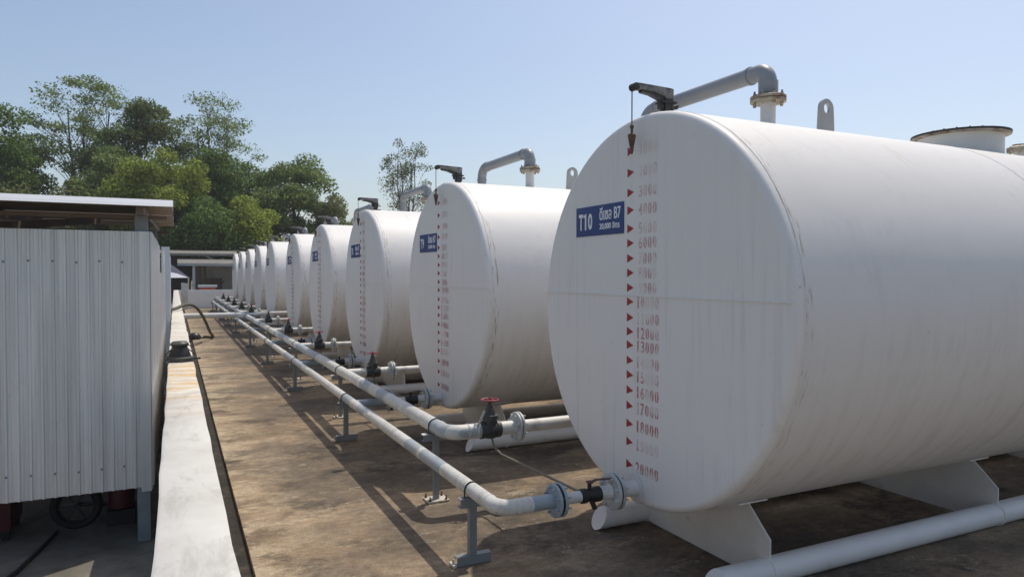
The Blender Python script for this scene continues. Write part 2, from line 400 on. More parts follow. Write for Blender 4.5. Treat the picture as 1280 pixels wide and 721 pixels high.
def fit_text(me, w=None, h=None):
    co = np.zeros(len(me.vertices)*3); me.vertices.foreach_get('co', co); co = co.reshape(-1, 3)
    y0, y1, z0, z1 = co[:,1].min(), co[:,1].max(), co[:,2].min(), co[:,2].max()
    co[:,1] -= y1; co[:,2] -= z0
    if w: co[:,1] *= w/(y1-y0)
    if h: co[:,2] *= h/(z1-z0)
    me.vertices.foreach_set('co', co.ravel()); me.update(); return me

# ------------------------------------------------------------------ tank
RT, ZC, LT, KN = 1.2, 1.552, 5.3, .042
def flange(x, axis, o, r, t, mat, parent, name='flange', nb=8, bolt_mat=None, hub=0):
    """disc with a ring of bolts, axis through o"""
    mb = MB(); pr = [(-t/2, r*.97), (-t/2+.003, r), (t/2-.003, r), (t/2, r*.97)]
    mb.lathe(pr, o, axis, 28)
    ob = mb.build(name, mat, parent)
    b = MB(); q = .011 if r > .1 else .008
    for k in range(nb):
        an = 2*PI*(k+.5)/nb; c, s = r*.8*math.cos(an), r*.8*math.sin(an)
        oo = Vector(o) + (Vector((c,s,0)) if axis == 'z' else Vector((0,c,s)) if axis == 'x' else Vector((s,0,c)))
        b.lathe([(-t/2-.02, q*.6), (-t/2-.018, q), (-t/2-.004, q), (-t/2, q), (t/2, q), (t/2+.014, q), (t/2+.016, q*.6), (t/2+.03, q*.6)], oo, axis, 6)
    tag(b.build('bolts', bolt_mat or mat, ob), kind='stuff')
    return ob
def gasket(axis, o, r, t, parent): return MB().lathe([(-t/2, r), (t/2, r)], o, axis, 28).build('gasket', M['gasket'], parent)

MARKS = [.768,.635,.511,.401,.286,.196,.101,.011,-.082,-.170,-.269,-.357,-.441,-.538,-.629,-.725,-.823,-.936,-1.051,-1.193]
arrow_me = MB().prism([(.034,-.027), (-.034,0), (.034,.027)], 'x', -.0015, 0).mesh('scale_arrow', M['arrow'], False)
DG = {d: fit_text(text_mesh('digit', d, .08, M['stencil'], offset=.0012), None, None) for d in '123456789'}
def number_mesh(txt, h=.072, w=.035, gap=.012):
    mb = MB(); y = 0.
    for ch in txt:
        if ch == '0':                                   # stencil nought: two separate bowed bars
            for sg in (-1, 1):
                A = np.linspace(-1.12, 1.12, 7)
                out = [(y - w/2 - sg*w*.50*math.cos(a), h/2 + h*.53*math.sin(a)) for a in A]
                inn = [(y - w/2 - sg*w*.14*math.cos(a), h/2 + h*.49*math.sin(a)) for a in A]
                for i in range(6):
                    q = [out[i], out[i+1], inn[i+1], inn[i]]
                    mb.add([(-.0012, a, b) for a, b in q], [(0, 1, 2, 3)])
            y -= w + gap
        else:
            me = DG[ch]; co = np.array([v.co[:] for v in me.vertices]); y0, y1, z1 = co[:,1].min(), co[:,1].max(), co[:,2].max()
            ww = w*.45 if ch == '1' else w
            yy = y + (w - ww)*-.5
            q = np.stack([np.full(len(co), -.0012) + co[:,0]*.2, yy + (co[:,1]-y1)*ww/(y1-y0), co[:,2]*h/z1], -1)
            mb.add([tuple(p) for p in q], [tuple(p.vertices) for p in me.polygons]); y -= w + gap
    return mb.mesh('scale_number', M['stencil'], False)
num_me = [number_mesh(str((i+1)*1000)) for i in range(20)]

def make_tank(num, detail=True):
    t = bpy.data.objects.new('storage_tank', None); C.objects.link(t)
    n = 96
    MB().lathe([(KN+.002, RT), (KN+.02, RT), (1.2, RT), (2.44, RT), (3.8, RT), (LT-KN, RT), (LT-.02, RT-.015), (LT, RT-KN), (LT, 0)], (0,0,ZC), 'x', n).build('shell', M['tank'], t, True, 50)
    prof = [(0, 0), (0, .3), (0, .7), (0, 1.0), (0, RT-KN-.01)] + [(KN*(1-math.cos(a)), RT-KN+KN*math.sin(a)) for a in np.linspace(0, PI/2, 8)] + [(KN+.001, RT)]
    hd = MB().lathe(prof, (0,0,ZC), 'x', n).build('head', M['tank_head'], t, True, 50)
    for x in (.066, 2.44):
        MB().lathe([(x-.006, RT-.002), (x-.002, RT+.0028), (x+.002, RT+.0028), (x+.006, RT-.002)], (0,0,ZC), 'x', n).build('weld_bead', M['tank'], t)
    hw = math.sqrt((RT-KN*.3)**2 - .093**2)
    MB().prism([(-hw, ZC+.093-.004), (hw, ZC+.093-.004), (hw, ZC+.093+.003), (-hw, ZC+.093+.003)], 'x', -.007, .001).build('weld_seam', M['tank_head'], hd, False)
    if detail:
        for i, z in enumerate(MARKS):
            link_child('scale_arrow', arrow_me, hd, (0, .095, z + CAM_H))
            link_child('scale_number', num_me[i], hd, (0, .030 - (.0 if i >= 9 else .02), z + CAM_H - .038))
    # skids with mitred ends
    for sy in (-1, 1):
        nn = 24; vs_ = []; r = .075
        for x0 in (None, LT - .05):
            for j in range(nn):
                an = 2*PI*j/nn; yy, zz = r*math.cos(an), r*math.sin(an)
                vs_.append((x0 if x0 is not None else .085 + zz*.5, sy*.575 + yy, .077 + zz))
        MB().add(vs_, [(j, (j+1)%nn, (j+1)%nn+nn, j+nn) for j in range(nn)] + [tuple(reversed(range(nn))), tuple(range(nn, 2*nn))]).build('skid_pipe', M['skid'], t)
    # saddles
    zs = lambda y: ZC - math.sqrt((RT-.004)**2 - y*y)
    poly = [(-.60,.06), (-.60,.262), (-.435,.42)] + [(y, zs(y)) for y in np.linspace(-.43, .43, 21)] + [(.435,.42), (.60,.262), (.60,.06), (.5,.012), (-.5,.012)]
    for x in (.48, 2.67, 4.82):
        sd = MB().prism(poly, 'x', x-.006, x+.006).build('saddle_plate', M['white_steel'], t, False)
        pad = MB(); A = np.linspace(-.40, .40, 17); q = []
        for xx in (x-.11, x+.11):
            for a in A:
                for rr in (RT+.001, RT+.009): q.append((xx, rr*math.sin(a), ZC - rr*math.cos(a)))
        k = len(A)*2; fs = []
        for i in range(len(A)-1):
            a = 2*i; fs += [(a, a+2, a+2+k, a+k), (a+1, a+1+k, a+3+k, a+3), (a, a+1, a+3, a+2), (a+k, a+2+k, a+3+k, a+1+k)]
        fs += [(0, k, k+1, 1), (k-2, k-1, 2*k-1, 2*k-2)]
        pad.add(q, fs); pad.build('wear_pad', M['tank'], sd)
        for sy in (-1, 1):
            MB().lathe([(x-.012, .076), (x-.008, .082), (x+.008, .082), (x+.012, .076)], (0, sy*.575, .077), 'x', 24).build('weld_collar', M['skid'], sd)
    # outlet nozzle on the head
    nz = MB().lathe([(-.17, .047), (.0, .047)], (0, .02, .457), 'x', 24).build('outlet_nozzle', M['white_steel'], t)
    MB().lathe([(-.012, .052), (-.009, .094), (.002, .096)], (0, .02, .457), 'x', 28).build('reinforcing_pad', M['white_steel'], nz)
    f = flange(0, 'x', (-.16, .02, .457), .112, .02, M['flange_w'], nz); 
    # fill nozzle on the crown
    nz = MB().lathe([(2.70, .05), (2.955, .05)], (1.055, 0, 0), 'z', 20).build('fill_nozzle', M['white_steel'], t)
    flange(0, 'z', (1.055, 0, 2.945), .117, .02, M['flange_rust'], nz, nb=8)
    # lifting lugs
    for x in (1.61, 4.7):
        arc = [(x + .068*math.cos(a), 2.955 + .068*math.sin(a)) for a in np.linspace(0, PI, 13)]
        hole = [(x + .030*math.cos(a), 2.955 + .036*math.sin(a)) for a in np.linspace(0, 2*PI, 17)[:-1]]
        outer = arc + [(x-.082, 2.73), (x+.082, 2.73)]
        mb = MB(); T = .011
        # ring of quads between the hole and the outline
        def outline(a):
            d = Vector((math.cos(a), math.sin(a))); best = None; k = len(outer)
            for i in range(k):
                p, q2 = Vector(outer[i]) - Vector((x, 2.955)), Vector(outer[(i+1) % k]) - Vector((x, 2.955)); e = q2 - p
                den = d.x*e.y - d.y*e.x
                if abs(den) < 1e-9: continue
                s = (p.x*e.y - p.y*e.x)/den; u = (p.x*d.y - p.y*d.x)/den
                if s > 0 and -1e-6 <= u <= 1+1e-6: best = s if best is None else min(best, s)
            return (x + d.x*best, 2.955 + d.y*best)
        base_a = [math.atan2(2.73-2.955, -.082), math.atan2(2.73-2.955, .082)]
        an = sorted([2*PI*i/28 - PI for i in range(28)] + base_a); ka = len(an); vs_ = []
        for yy in (-T, T):
            for a in an: vs_.append((x + .03*math.cos(a), yy, 2.955 + .036*math.sin(a)))
            for a in an: ox, oz = outline(a); vs_.append((ox, yy, oz))
        fs = []
        for i in range(ka):
            j = (i+1) % ka
            fs += [(i, j, ka+j, ka+i), (2*ka+i, 3*ka+i, 3*ka+j, 2*ka+j), (i, 2*ka+i, 2*ka+j, j), (ka+i, ka+j, 3*ka+j, 3*ka+i)]
        mb.add(vs_, fs); mb.build('lifting_lug', M['lug'], t, True, 30)
    # manhole
    mh = MB().lathe([(2.55, .300), (2.878, .300)], (3.155, 0, 0), 'z', 48).build('manhole_neck', M['white_steel'], t)
    f = flange(0, 'z', (3.155, 0, 2.885), .348, .014, M['flange_rust'], mh, 'manhole_flange', 20, M['rust'])
    MB().lathe([(2.893, .348), (2.905, .348)], (3.155, 0, 0), 'z', 48).build('manhole_cover', M['gauge_dark'], mh)
    nz = MB().lathe([(2.70, .04), (2.86, .04)], (3.98, 0, 0), 'z', 20).build('vent_nozzle', M['white_steel'], t)
    flange(0, 'z', (3.98, 0, 2.84), .09, .02, M['flange_rust'], nz, nb=6); MB().lathe([(2.851, .09), (2.868, .09), (2.885, .05), (2.895, .05)], (3.98, 0, 0), 'z', 24).build('blind_cap', M['flange_rust'], nz)
    return t
tank_labels = {
 10: 'nearest large white horizontal tank with blue T10 sign',
 9: 'white horizontal tank with blue T9 sign, second from the camera',
 8: 'white horizontal tank with blue T8 sign, third from the camera',
 7: 'white horizontal tank with blue T7 sign, fourth from the camera',
 6: 'fifth white horizontal tank from the camera, just before the wider gap',
 5: 'sixth white horizontal tank from the camera, just past the wider gap',
 4: 'seventh white horizontal tank from the camera, partly hidden in the row',
 3: 'third white horizontal tank from the far end of the row',
 2: 'second white horizontal tank from the far end of the row',
 1: 'farthest white horizontal tank, beside the far end wall'}
proto = make_tank(10, True); protos = make_tank(10, False)
tanks = {}
for k in range(10):
    num = 10 - k
    o = proto if k == 0 else protos if k == 5 else copy_tree(proto if k < 5 else protos)
    o.location = (TX, tank_y[k], 0); tag(o, tank_labels[num], 'storage tank', 'row of ten white storage tanks'); tanks[num] = o
# signs
sign_me = MB().prism([(-.288,-.101), (.288,-.101), (.288,.101), (-.288,.101)], 'x', -.004, -.0005).mesh('sign', M['sign'], False)
grade_me = fit_text(text_mesh('lettering', 'ดีเซล B7', .08, M['letter'], offset=.0012), .245, .088)
vol_me = fit_text(text_mesh('lettering', '20,000 ลิตร', .05, M['letter'], offset=.0008), .235, .046)
def name_mesh(num):
    mb = MB(); y = 0.; h = .112; big = num == 10
    for ch in 'T%d' % num:
        w = .062 if ch == 'T' else .058
        if ch == '1':
            st = .019; x0 = y - w*.62
            mb.add([(0, x0, 0), (0, x0+st, 0), (0, x0+st, h*.80), (0, x0+st+.017, h*.74), (0, x0+st+.017, h*.86), (0, x0+st*.7, h), (0, x0, h)], [(0,1,2,3,4,5,6)])
        else:
            me = fit_text(text_mesh('glyph', ch, .14, M['letter'], offset=.004), w*.92, h); co = [v.co[:] for v in me.vertices]
            mb.add([(c[0]*.2, y + c[1], c[2]) for c in co], [tuple(p.vertices) for p in me.polygons])
        y -= w
    return mb.mesh('lettering', M['letter'], False)
for num, t in tanks.items():
    s = link_child('sign', sign_me, t, (-.001, .452 + (0 if num == 10 else random.uniform(-.02, .02)), 2.138 + (0 if num == 10 else random.uniform(-.02, .02)))); s.rotation_euler.x = 0 if num == 10 else R_(random.uniform(-1.2, 1.2))
    nm = name_mesh(num)
    link_child('lettering', nm, s, (-.005, .252, -.058))
    link_child('lettering', grade_me, s, (-.005, -.012, -.002)); link_child('lettering', vol_me, s, (-.005, -.012, -.068))

# level gauges on the crowns
def make_gauge():
    t = bpy.data.objects.new('level_gauge', None); C.objects.link(t)   # origin on the crown above the head
    br = MB(); br.box(.170, .225, -.026, .026, 0, .115); br.box(.14, .25, -.040, .040, .085, .096); br.box(.13, .27, -.045, .045, 0, .012)
    br.build('bracket', M['gauge_dark'], t, False)
    a = MB(); a.prism([(.172,.03), (.235,.03), (.235,.176), (.21,.180), (-.03,.186), (-.058,.178), (-.058,.150), (.0,.150), (.09,.143), (.172,.126)], 'y', -.025, .025)
    arm = a.build('arm', M['gauge'], t, True, 30)
    MB().prism([(.166,.05), (.168,.127), (.08,.145), (.0,.150), (.0,.136), (.07,.127), (.14,.104), (.145,.05)], 'y', -.020, .020).build('cover_plate', M['gauge_dark'], arm, False)
    MB().lathe([(-.028, .019), (-.026, .023), (.026, .023), (.028, .019)], (-.046, 0, .163), 'y', 18).build('pulley', M['gauge_dark'], arm)
    bt = MB(); bt.lathe([(-.055, .006), (.055, .006)], (.245, 0, .065), 'y', 8); bt.box(.235, .28, -.011, .011, .06, .071); bt.build('clamp_bolt', M['gauge_dark'], t)
    MB().tube([(-.062, 0, .15), (-.062, 0, -.06)], .0036, 6).build('wire', M['black'], t)
    b = MB(); b.lathe([(-.245, 0), (-.243, .006), (-.22, .010), (-.13, .026), (-.124, .022), (-.120, .008), (-.095, .007), (-.085, .012), (-.07, .012), (-.065, .004), (-.055, .003)], (-.062, 0, 0), 'z', 14)
    b.build('plumb_bob', M['rust'], t)
    return t
gp = make_gauge()
for k in range(10):
    o = gp if k == 0 else copy_tree(gp)
    o.location = (TX, tank_y[k] + (0, .02, -.015, .025, -.02, .01, .02, -.02, .015, 0)[k], ZC + RT - .002); o.rotation_euler.z = R_((0, 4, -5, 3, -3, 6, -4, 2, -2, 3)[k])
    tag(o, 'grey level gauge arm with hanging plumb bob on top of tank T%d' % (10-k) if k < 4 else
        'small level gauge arm on the crown of the %s tank from the far end' % {6:'sixth',5:'fifth',4:'fourth',3:'third',2:'second',1:'last'}[10-k] if k < 9 else
        'small level gauge arm on the crown of the farthest tank', 'level gauge', 'level gauges on the tanks')

# ------------------------------------------------------------------ pipework
XS, ZS, RS = 1.63, .457, .045         # outlet main
XB, ZB, RB = 1.834, .585, .057        # fill main
DY_OUT, DY_FILL = .02, 1.365
wide = {k: 'tank T%d' % (10-k) for k in range(4)}
wide.update({4:'the fifth tank', 5:'the sixth tank', 6:'the seventh tank', 7:'the eighth tank', 8:'the ninth tank', 9:'the farthest tank'})

# outlet main: elbow at T10, tees at the others
op = thing('outlet_pipe', (XS, 0, 0), 'thin whitish pipe run nearest the wall, elbowing right to the tank T10 outlet', 'pipe')
y0 = tank_y[0] + DY_OUT
pts = bend([(0, tank_y[9] + .5, ZS), (0, y0, ZS), (.20, y0, ZS)], .105, 8)
MB().tube(pts, RS, 20).build('run', M['pipe_y'], op)
for yy in list(np.arange(6.4, 36, 5.7)):
    MB().lathe([(-.006, RS), (-.003, RS+.003), (.003, RS+.003), (.006, RS)], (0, yy, ZS), 'y', 20).build('weld_bead', M['pipe_w'], op)
for q in ((0, y0+.135, 'y'), (.112, y0, 'x')):
    MB().lathe([(-.006, RS), (-.003, RS+.003), (.003, RS+.003), (.006, RS)], (q[0], q[1], ZS), q[2], 20).build('weld_bead', M['pipe_w'], op)
for k in range(10):
    yy = tank_y[k] + DY_OUT; x0 = .198 if k == 0 else .03
    b = MB().tube([(x0, yy, ZS), (.36, yy, ZS)], RS-.002, 20).build('branch_pipe', M['pipe_blue'], op)
    flange(0, 'x', (.352, yy, ZS), .098, .018, M['pipe_blue'], b, nb=8)

# per-tank outlet valve set
def make_outlet_valve():
    t = bpy.data.objects.new('ball_valve', None); C.objects.link(t)      # local origin on the pipe axis at the first flange
    gasket('x', (.0125, 0, 0), .090, .007, t)
    f1 = flange(0, 'x', (.025, 0, 0), .098, .018, M['pipe_blue'], t)
    MB().lathe([(.03, .034), (.17, .034)], (0,0,0), 'x', 20).build('spool', M['pipe_w'], t)
    bd = MB().lathe([(.165, .036), (.17, .043), (.20, .044), (.21, .038), (.25, .038), (.262, .046), (.30, .046), (.305, .036)], (0,0,0), 'x', 20).build('body', M['black'], t)
    MB().lathe([(.03, .012), (.075, .012), (.077, .006), (.085, .006)], (.232, 0, 0), 'z', 12).build('stem', M['black'], bd)
    h = MB(); h.bar((.215, .0, .078), (.25, -.004, .078), .03, .012); h.bar((.245, 0, .078), (.275, -.01, .090), .022, .008); h.bar((.272, -.009, .0895), (.37, -.03, .090), .02, .007)
    h.build('lever', M['rust'], t)
    MB().lathe([(.30, .040), (.36, .040), (.375, .046)], (0,0,0), 'x', 20).build('sleeve', M['white_steel'], t)
    flange(0, 'x', (.386, 0, 0), .112, .02, M['flange_w'], t)
    gasket('x', (.4015, 0, 0), .106, .009, t)
    d = MB(); d.bar((.245, 0, -.03), (.265, -.01, -.085), .03, .03); d.build('drain_plug', M['black'], bd)
    return t
vp = make_outlet_valve()
for k in range(10):
    o = vp if k == 0 else copy_tree(vp)
    o.location = (XS + .361, tank_y[k] + DY_OUT, ZS)
    tag(o, 'black ball valve between flanges at the outlet of ' + wide[k], 'valve', 'outlet ball valves')

# fill main
fp = thing('fill_pipe', (XB, 0, 0), 'thicker whitish pipe run nearest the tanks with blue grey patches and a rounded elbow', 'pipe')
y1 = tank_y[0] + DY_FILL
MB().tube(bend([(0, tank_y[9] + DY_FILL + .4, ZB), (0, y1, ZB), (.26, y1, ZB)], .15, 10), RB, 22).build('run', M['pipe_y'], fp)
for q in ((0, y1+.19, 'y'), (.152, y1, 'x'), (.225, y1, 'x')):
    MB().lathe([(-.008, RB), (-.004, RB+.004), (.004, RB+.004), (.008, RB)], (q[0], q[1], ZB), q[2], 22).build('weld_bead', M['flange_w'], fp)
for yy in np.arange(7.6, 37, 4.9):
    MB().lathe([(-.006, RB), (-.003, RB+.004), (.003, RB+.004), (.006, RB)], (0, yy, ZB), 'y', 22).build('weld_bead', M['pipe_w'], fp)
for k in range(1, 10):
    yy = tank_y[k] + DY_FILL
    MB().tube([(.03, yy, ZB), (.26, yy, ZB)], RB-.006, 18).build('branch_pipe', M['pipe_w'], fp)
# branch swinging into the wide gap between tanks
MB().tube(bend([(.02, 21.3, ZB+.03), (.30, 20.2, .70), (3.6, 20.2, .72)], .35, 8), .045, 18).build('branch_pipe', M['pipe_w'], fp)

# gate valves and risers
def make_gate_valve():
    t = bpy.data.objects.new('gate_valve', None); C.objects.link(t)   # origin on the pipe axis
    b = MB(); b.lathe([(-.085, .060), (-.08, .066), (-.05, .066), (-.045, .058), (.045, .058), (.05, .066), (.08, .066), (.085, .060)], (0,0,0), 'x', 22)
    b.lathe([(-.066, .03), (-.06, .05), (0, .056), (.08, .050), (.084, .066), (.112, .066), (.116, .050)], (0,0,0), 'z', 20)
    bd = b.build('body', M['iron'], t)
    MB().lathe([(.114, .048), (.15, .036), (.17, .026), (.19, .026), (.192, .018), (.215, .016)], (0,0,0), 'z', 16).build('bonnet', M['iron'], t)
    MB().lathe([(.20, .009), (.245, .009)], (0,0,0), 'z', 10).build('stem', M['iron'], t)
    wv = []; n = 28; ring = [Vector((.064*math.cos(a), .064*math.sin(a), .228)) for a in np.linspace(0, 2*PI, n+1)]
    h = MB().tube(ring, .007, 8, False)
    for k in range(5):
        a = 2*PI*k/5 + .3; h.bar((0,0,.224), (.062*math.cos(a), .062*math.sin(a), .228), .014, .008)
    h.lathe([(.212, .017), (.238, .017)], (0,0,0), 'z', 12); h.build('handwheel', M['red'], t)
    tg = MB(); tg.bar((-.055, -.03, .155), (-.125, -.05, .035), .018, .004, (0,1,0)); tg.build('paper_tag', M['cream'], t, False)
    return t
def make_riser():
    t = bpy.data.objects.new('riser_pipe', None); C.objects.link(t)    # origin at the valve outlet, on pipe axis
    x2 = TX + 1.055 - (XB + .40)                                        # vertical leg
    yd = -DY_FILL                                                       # towards the nozzle
    p = MB().tube([(.0, 0, 0), (.155, 0, 0)], .052, 20).build('spool', M['pipe_w'], t)
    f1 = flange(0, 'x', (.160, 0, 0), .115, .018, M['flange_w'], p)
    gasket('x', (.1725, 0, 0), .107, .007, f1)
    f2 = flange(0, 'x', (.185, 0, 0), .115, .018, M['flange_w'], p)
    zt = 3.155 - ZB
    q = bend([(.19, 0, 0), (x2, 0, 0), (x2, 0, zt)], .12, 7)
    MB().tube(q[:-1] + [Vector((x2, 0, 1.3))], .048, 20).build('feed_pipe', M['pipe_w'], t)
    MB().tube(bend([(x2, 0, 1.3), (x2, 0, zt), (x2, yd, zt), (x2, yd, 2.99-ZB)], .13, 9), .057, 22).build('overhead_pipe', M['pvc'], t)
    for (c, ax) in (((x2, 0, zt-.16), 'z'), ((x2, -.16, zt), 'y'), ((x2, yd+.16, zt), 'y')):
        MB().lathe([(-.004, .057), (-.003, .0635), (.022, .0635), (.023, .057)] if ax == 'z' else [(-.012, .057), (-.011, .0635), (.011, .0635), (.012, .057)], c, ax, 22).build('socket', M['pvc'], t)
    MB().lathe([(-.055, .057), (-.054, .0645), (.03, .0645), (.031, .057)], (x2, yd, 3.02-ZB+.03), 'z', 22).build('socket', M['pvc'], t)
    f3 = flange(0, 'z', (x2, yd, 2.968-ZB), .117, .02, M['flange_rust'], t)
    return t
gv = make_gate_valve(); rp = make_riser()
for k in range(10):
    o = gv if k == 0 else copy_tree(gv); o.rotation_euler.x = R_((0, -3, 4, 2, -4, 5, 0, -2, 3, 1)[k]); o.location = (XB + .335, tank_y[k] + DY_FILL, ZB)
    tag(o, 'dark gate valve with red handwheel on the fill branch of ' + wide[k], 'valve', 'gate valves on the fill branches')
    o = rp if k == 0 else copy_tree(rp); o.location = (XB + .40, tank_y[k] + DY_FILL, ZB)
    tag(o, 'flanged feed pipe rising in grey plastic over the crown of ' + wide[k], 'pipe', 'feed pipes over the tanks')

# thin conduits from the gate valves to the outlets
for k in range(4):
    yv, yo = tank_y[k] + DY_FILL, tank_y[k] + DY_OUT
    c = MB().tube(bend([(XB+.345, yv-.02, ZB-.06), (XB+.35, yv-.04, ZB-.12), (XB+.37, yv-.13, ZB-.165), (XB+.41, yo+.04, .435), (XB+.40, yo+.02, .415)], .05, 4), .0085, 10)
    tag(c.build('conduit', M['conduit']), 'thin conduit slanting from the gate valve down to the outlet of ' + wide[k], 'conduit', 'thin conduits by the valves')

# pipe supports
def channel(mb, x0, x1, y0, y1, z0, z1, t=.006): mb.box(x0, x1, y0, y0+t, z0, z1); mb.box(x0, x1, y0+t, y1, z1-t, z1); mb.box(x0, x1, y0+t, y1, z0, z0+t); return mb
def ubolt(x, z, r, parent, ztop):
    pts = [(x-r-.005, 0, ztop-.05)] + [(x + (r+.005)*math.cos(a), 0, z + (r+.005)*math.sin(a)) for a in np.linspace(PI, 0, 14)] + [(x+r+.005, 0, ztop-.05)]
    MB().tube(pts, .0045, 8).build('u_bolt', M['black'], parent)
def make_support_a():                                  # T stand under the thin pipe
    t = bpy.data.objects.new('pipe_support', None); C.objects.link(t); zt = ZS - RS - .001
    channel(MB(), -.105, .12, -.02, .032, 0.004, .060, .005).build('base_channel', M['post'], t, False)
    p = MB(); p.box(-.022, .026, -.014, -.009, .060, zt-.055); p.box(-.022, -.017, -.009, .026, .060, zt-.055); p.box(.021, .026, -.009, .026, .060, zt-.055)
    p.build('post', M['post'], t, False)
    channel(MB(), -.085, .085, -.025, .032, zt-.055, zt, .005).build('saddle_channel', M['post'], t, False)
    ubolt(0, ZS, RS, t, zt)
    b = MB(); b.box(-.135, -.112, -.03, .045, 0.004, .02); b.lathe([(.02, .008), (.05, .008)], (-.124, .0, 0), 'z', 6); b.build('anchor_lug', M['cream'], t, False)
    return t
def make_support_b():                                  # post on a bolted plate under the thick pipe
    t = bpy.data.objects.new('pipe_support', None); C.objects.link(t); zt = ZB - RB - .001
    bp = MB().box(-.085, .085, -.07, .07, .004, .016).build('base_plate', M['cream'], t, False)
    for sx in (-1, 1):
        for sy in (-1, 1): MB().lathe([(.016, .011), (.028, .011), (.029, .006), (.05, .006)], (sx*.066, sy*.052, 0), 'z', 6).build('anchor_bolt', M['brown'], bp)
    p = MB(); p.box(-.022, .022, -.018, -.013, .016, zt-.05); p.box(-.022, -.017, -.013, .018, .016, zt-.05); p.box(.017, .022, -.013, .018, .016, zt-.05)
    p.build('post', M['post'], t, False)
    channel(MB(), -.11, .070, -.025, .025, zt-.05, zt, .005).build('saddle_channel', M['post'], t, False)
    MB().box(-.113, -.070, -.029, .029, zt+.0005, zt+.005).build('shim', M['white_steel'], t, False)
    ubolt(0, ZB, RB, t, zt)
    return t
sa, sb = make_support_a(), make_support_b()
for k in range(10):
    o = sa if k == 0 else copy_tree(sa); o.location = (XS, tank_y[k] + .42, 0)
    tag(o, 'grey steel T stand under the thin pipe beside ' + wide[k], 'pipe support', 'T stands under the thin pipe')
    o = sb if k == 0 else copy_tree(sb); o.location = (XB, tank_y[k] + 1.65, 0)
    tag(o, 'grey steel post on cream base plate under the thick pipe by ' + wide[k], 'pipe support', 'posts under the thick pipe')

# crossing pipe from the wall, hose, oddments
cp = thing('crossing_pipe', (.152, 21.45, 0), 'pale pipe crossing from the white wall to the thick pipe run', 'pipe')
MB().tube(bend([(0.001, 0, .60), (1.45, 0, .60), (XB-.152-.02, -.30, ZB)], .16, 8), .075, 20).build('run', M['pipe_w'], cp)
MB().lathe([(1.40, .075), (1.401, .084), (1.43, .084), (1.431, .075)], (0,0,.60), 'x', 20).build('coupling', M['flange_w'], cp)
hk = [(-.16, 16.6, 1.00), (.02, 17.0, 1.02), (.20, 17.6, 1.07), (.38, 18.3, 1.03), (.54, 19.0, .86), (.70, 19.7, .56), (.83, 20.3, .24), (.93, 20.75, .055), (.80, 20.9, .05), (.70, 20.95, .05)]
hp = []
for i in range(len(hk)-1):                                # Catmull-Rom through the knots
    p0, p1, p2, p3 = (Vector(hk[max(0, min(len(hk)-1, i+d))]) for d in (-1, 0, 1, 2))
    for u in np.linspace(0, 1, 6)[:-1]: hp.append(.5*((2*p1) + (p2-p0)*u + (2*p0-5*p1+4*p2-p3)*u*u + (3*p1-p0-3*p2+p3)*u**3))
hp.append(Vector(hk[-1]))
tag(MB().tube(hp, .036, 12).build('hose', M['hose']), 'olive brown hose arching off the wall down to the pad', 'hose')

fv = thing('foot_valve', (.035, 7.22, .958), 'black round cast fitting with a dome and trailing wires, on top of the white wall', 'fitting')
MB().lathe([(.0, .095), (.004, .108), (.030, .108), (.036, .095), (.036, .06)], (0,0,0), 'z', 28).build('base_ring', M['iron'], fv)
MB().lathe([(.034, .085), (.05, .082), (.115, .056), (.12, .050)], (0,0,0), 'z', 24).build('body', M['black'], fv)
MB().lathe([(.114, .060), (.12, .068), (.135, .068), (.150, .052), (.154, .0)], (0,0,0), 'z', 24).build('cap', M['iron'], fv)
fv.scale = (1.15, 1.15, 1.25)
lug = MB(); lug.bar((.09, -.03, .02), (.155, -.03, .02), .02, .014); lug.build('lug', M['iron'], fv)
for (a, b_, c) in (((.05,0,.10),(.12,-.04,.05),(.09,-.10,.012)), ((.05,.02,.12),(.10,.01,.11),(.17,.06,.13)), ((-.05,0,.1),(-.10,-.05,.06),(-.075,-.10,.012))):
    MB().tube(bend([a, b_, c], .03, 4), .004, 6).build('wire', M['black'], fv)
dc = thing('round_cap', (.47, 20.8, 0), 'dark round cap lying at the wall foot by the hose', 'bowl')  # a dark round cap, domed on top, lying by the wall
MB().lathe([(.0, .15), (.03, .16), (.10, .15), (.17, .09), (.19, .0)], (0,0,0.001), 'z', 20).build('cap', M['black'], dc)
MB().bar((.12, 0, .06), (.22, -.03, .03), .03, .03).build('handle', M['black'], dc)

# ------------------------------------------------------------------ corrugated shed on the left
def corrugated(length, height, pitch=.0635, rib=.012):
    """trapezoid-rib sheet in local x (length) and z (height), ribs towards -y"""
    xs = []; x = 0.
    while x < length - 1e-6:
        for dx, d in ((0, 0), (.016, 0), (.021, rib), (.031, rib), (.036, 0), (.0475, 0), (.0495, .0025), (.0535, .0025), (.0555, 0)):
            if x + dx <= length: xs.append((x + dx, d))
        x += pitch
    if xs[-1][0] < length: xs.append((length, 0))
    return xs
def sheet_mesh(name, length, height, mat, pitch=.0635, rib=.012, flip=1, axis='x'):
    xs = corrugated(length, height, pitch, rib); v = []; t = .0012
    for z in (0, height):
        for (x, d) in xs:
            v.append((x, -d*flip, z) if axis == 'x' else (d*flip, x, z))
    k = len(xs); mb = MB(); mb.add(v, [(i, i+1, i+1+k, i+k) for i in range(k-1)])
    me = mb.mesh(name, mat, False)
    return me
SX, SY = -.147, 5.188
sh = thing('corrugated_shed', (SX, SY, 0), 'low lean-to shed of ribbed zinc sheets with sloping roof beside the white wall', 'shed')
fm = sheet_mesh('wall_sheet', .76, 1.69, M['sheet'])
def solid(o): 
    md = o.modifiers.new('thickness', 'SOLIDIFY'); md.thickness = .0015; md.offset = 0; return o
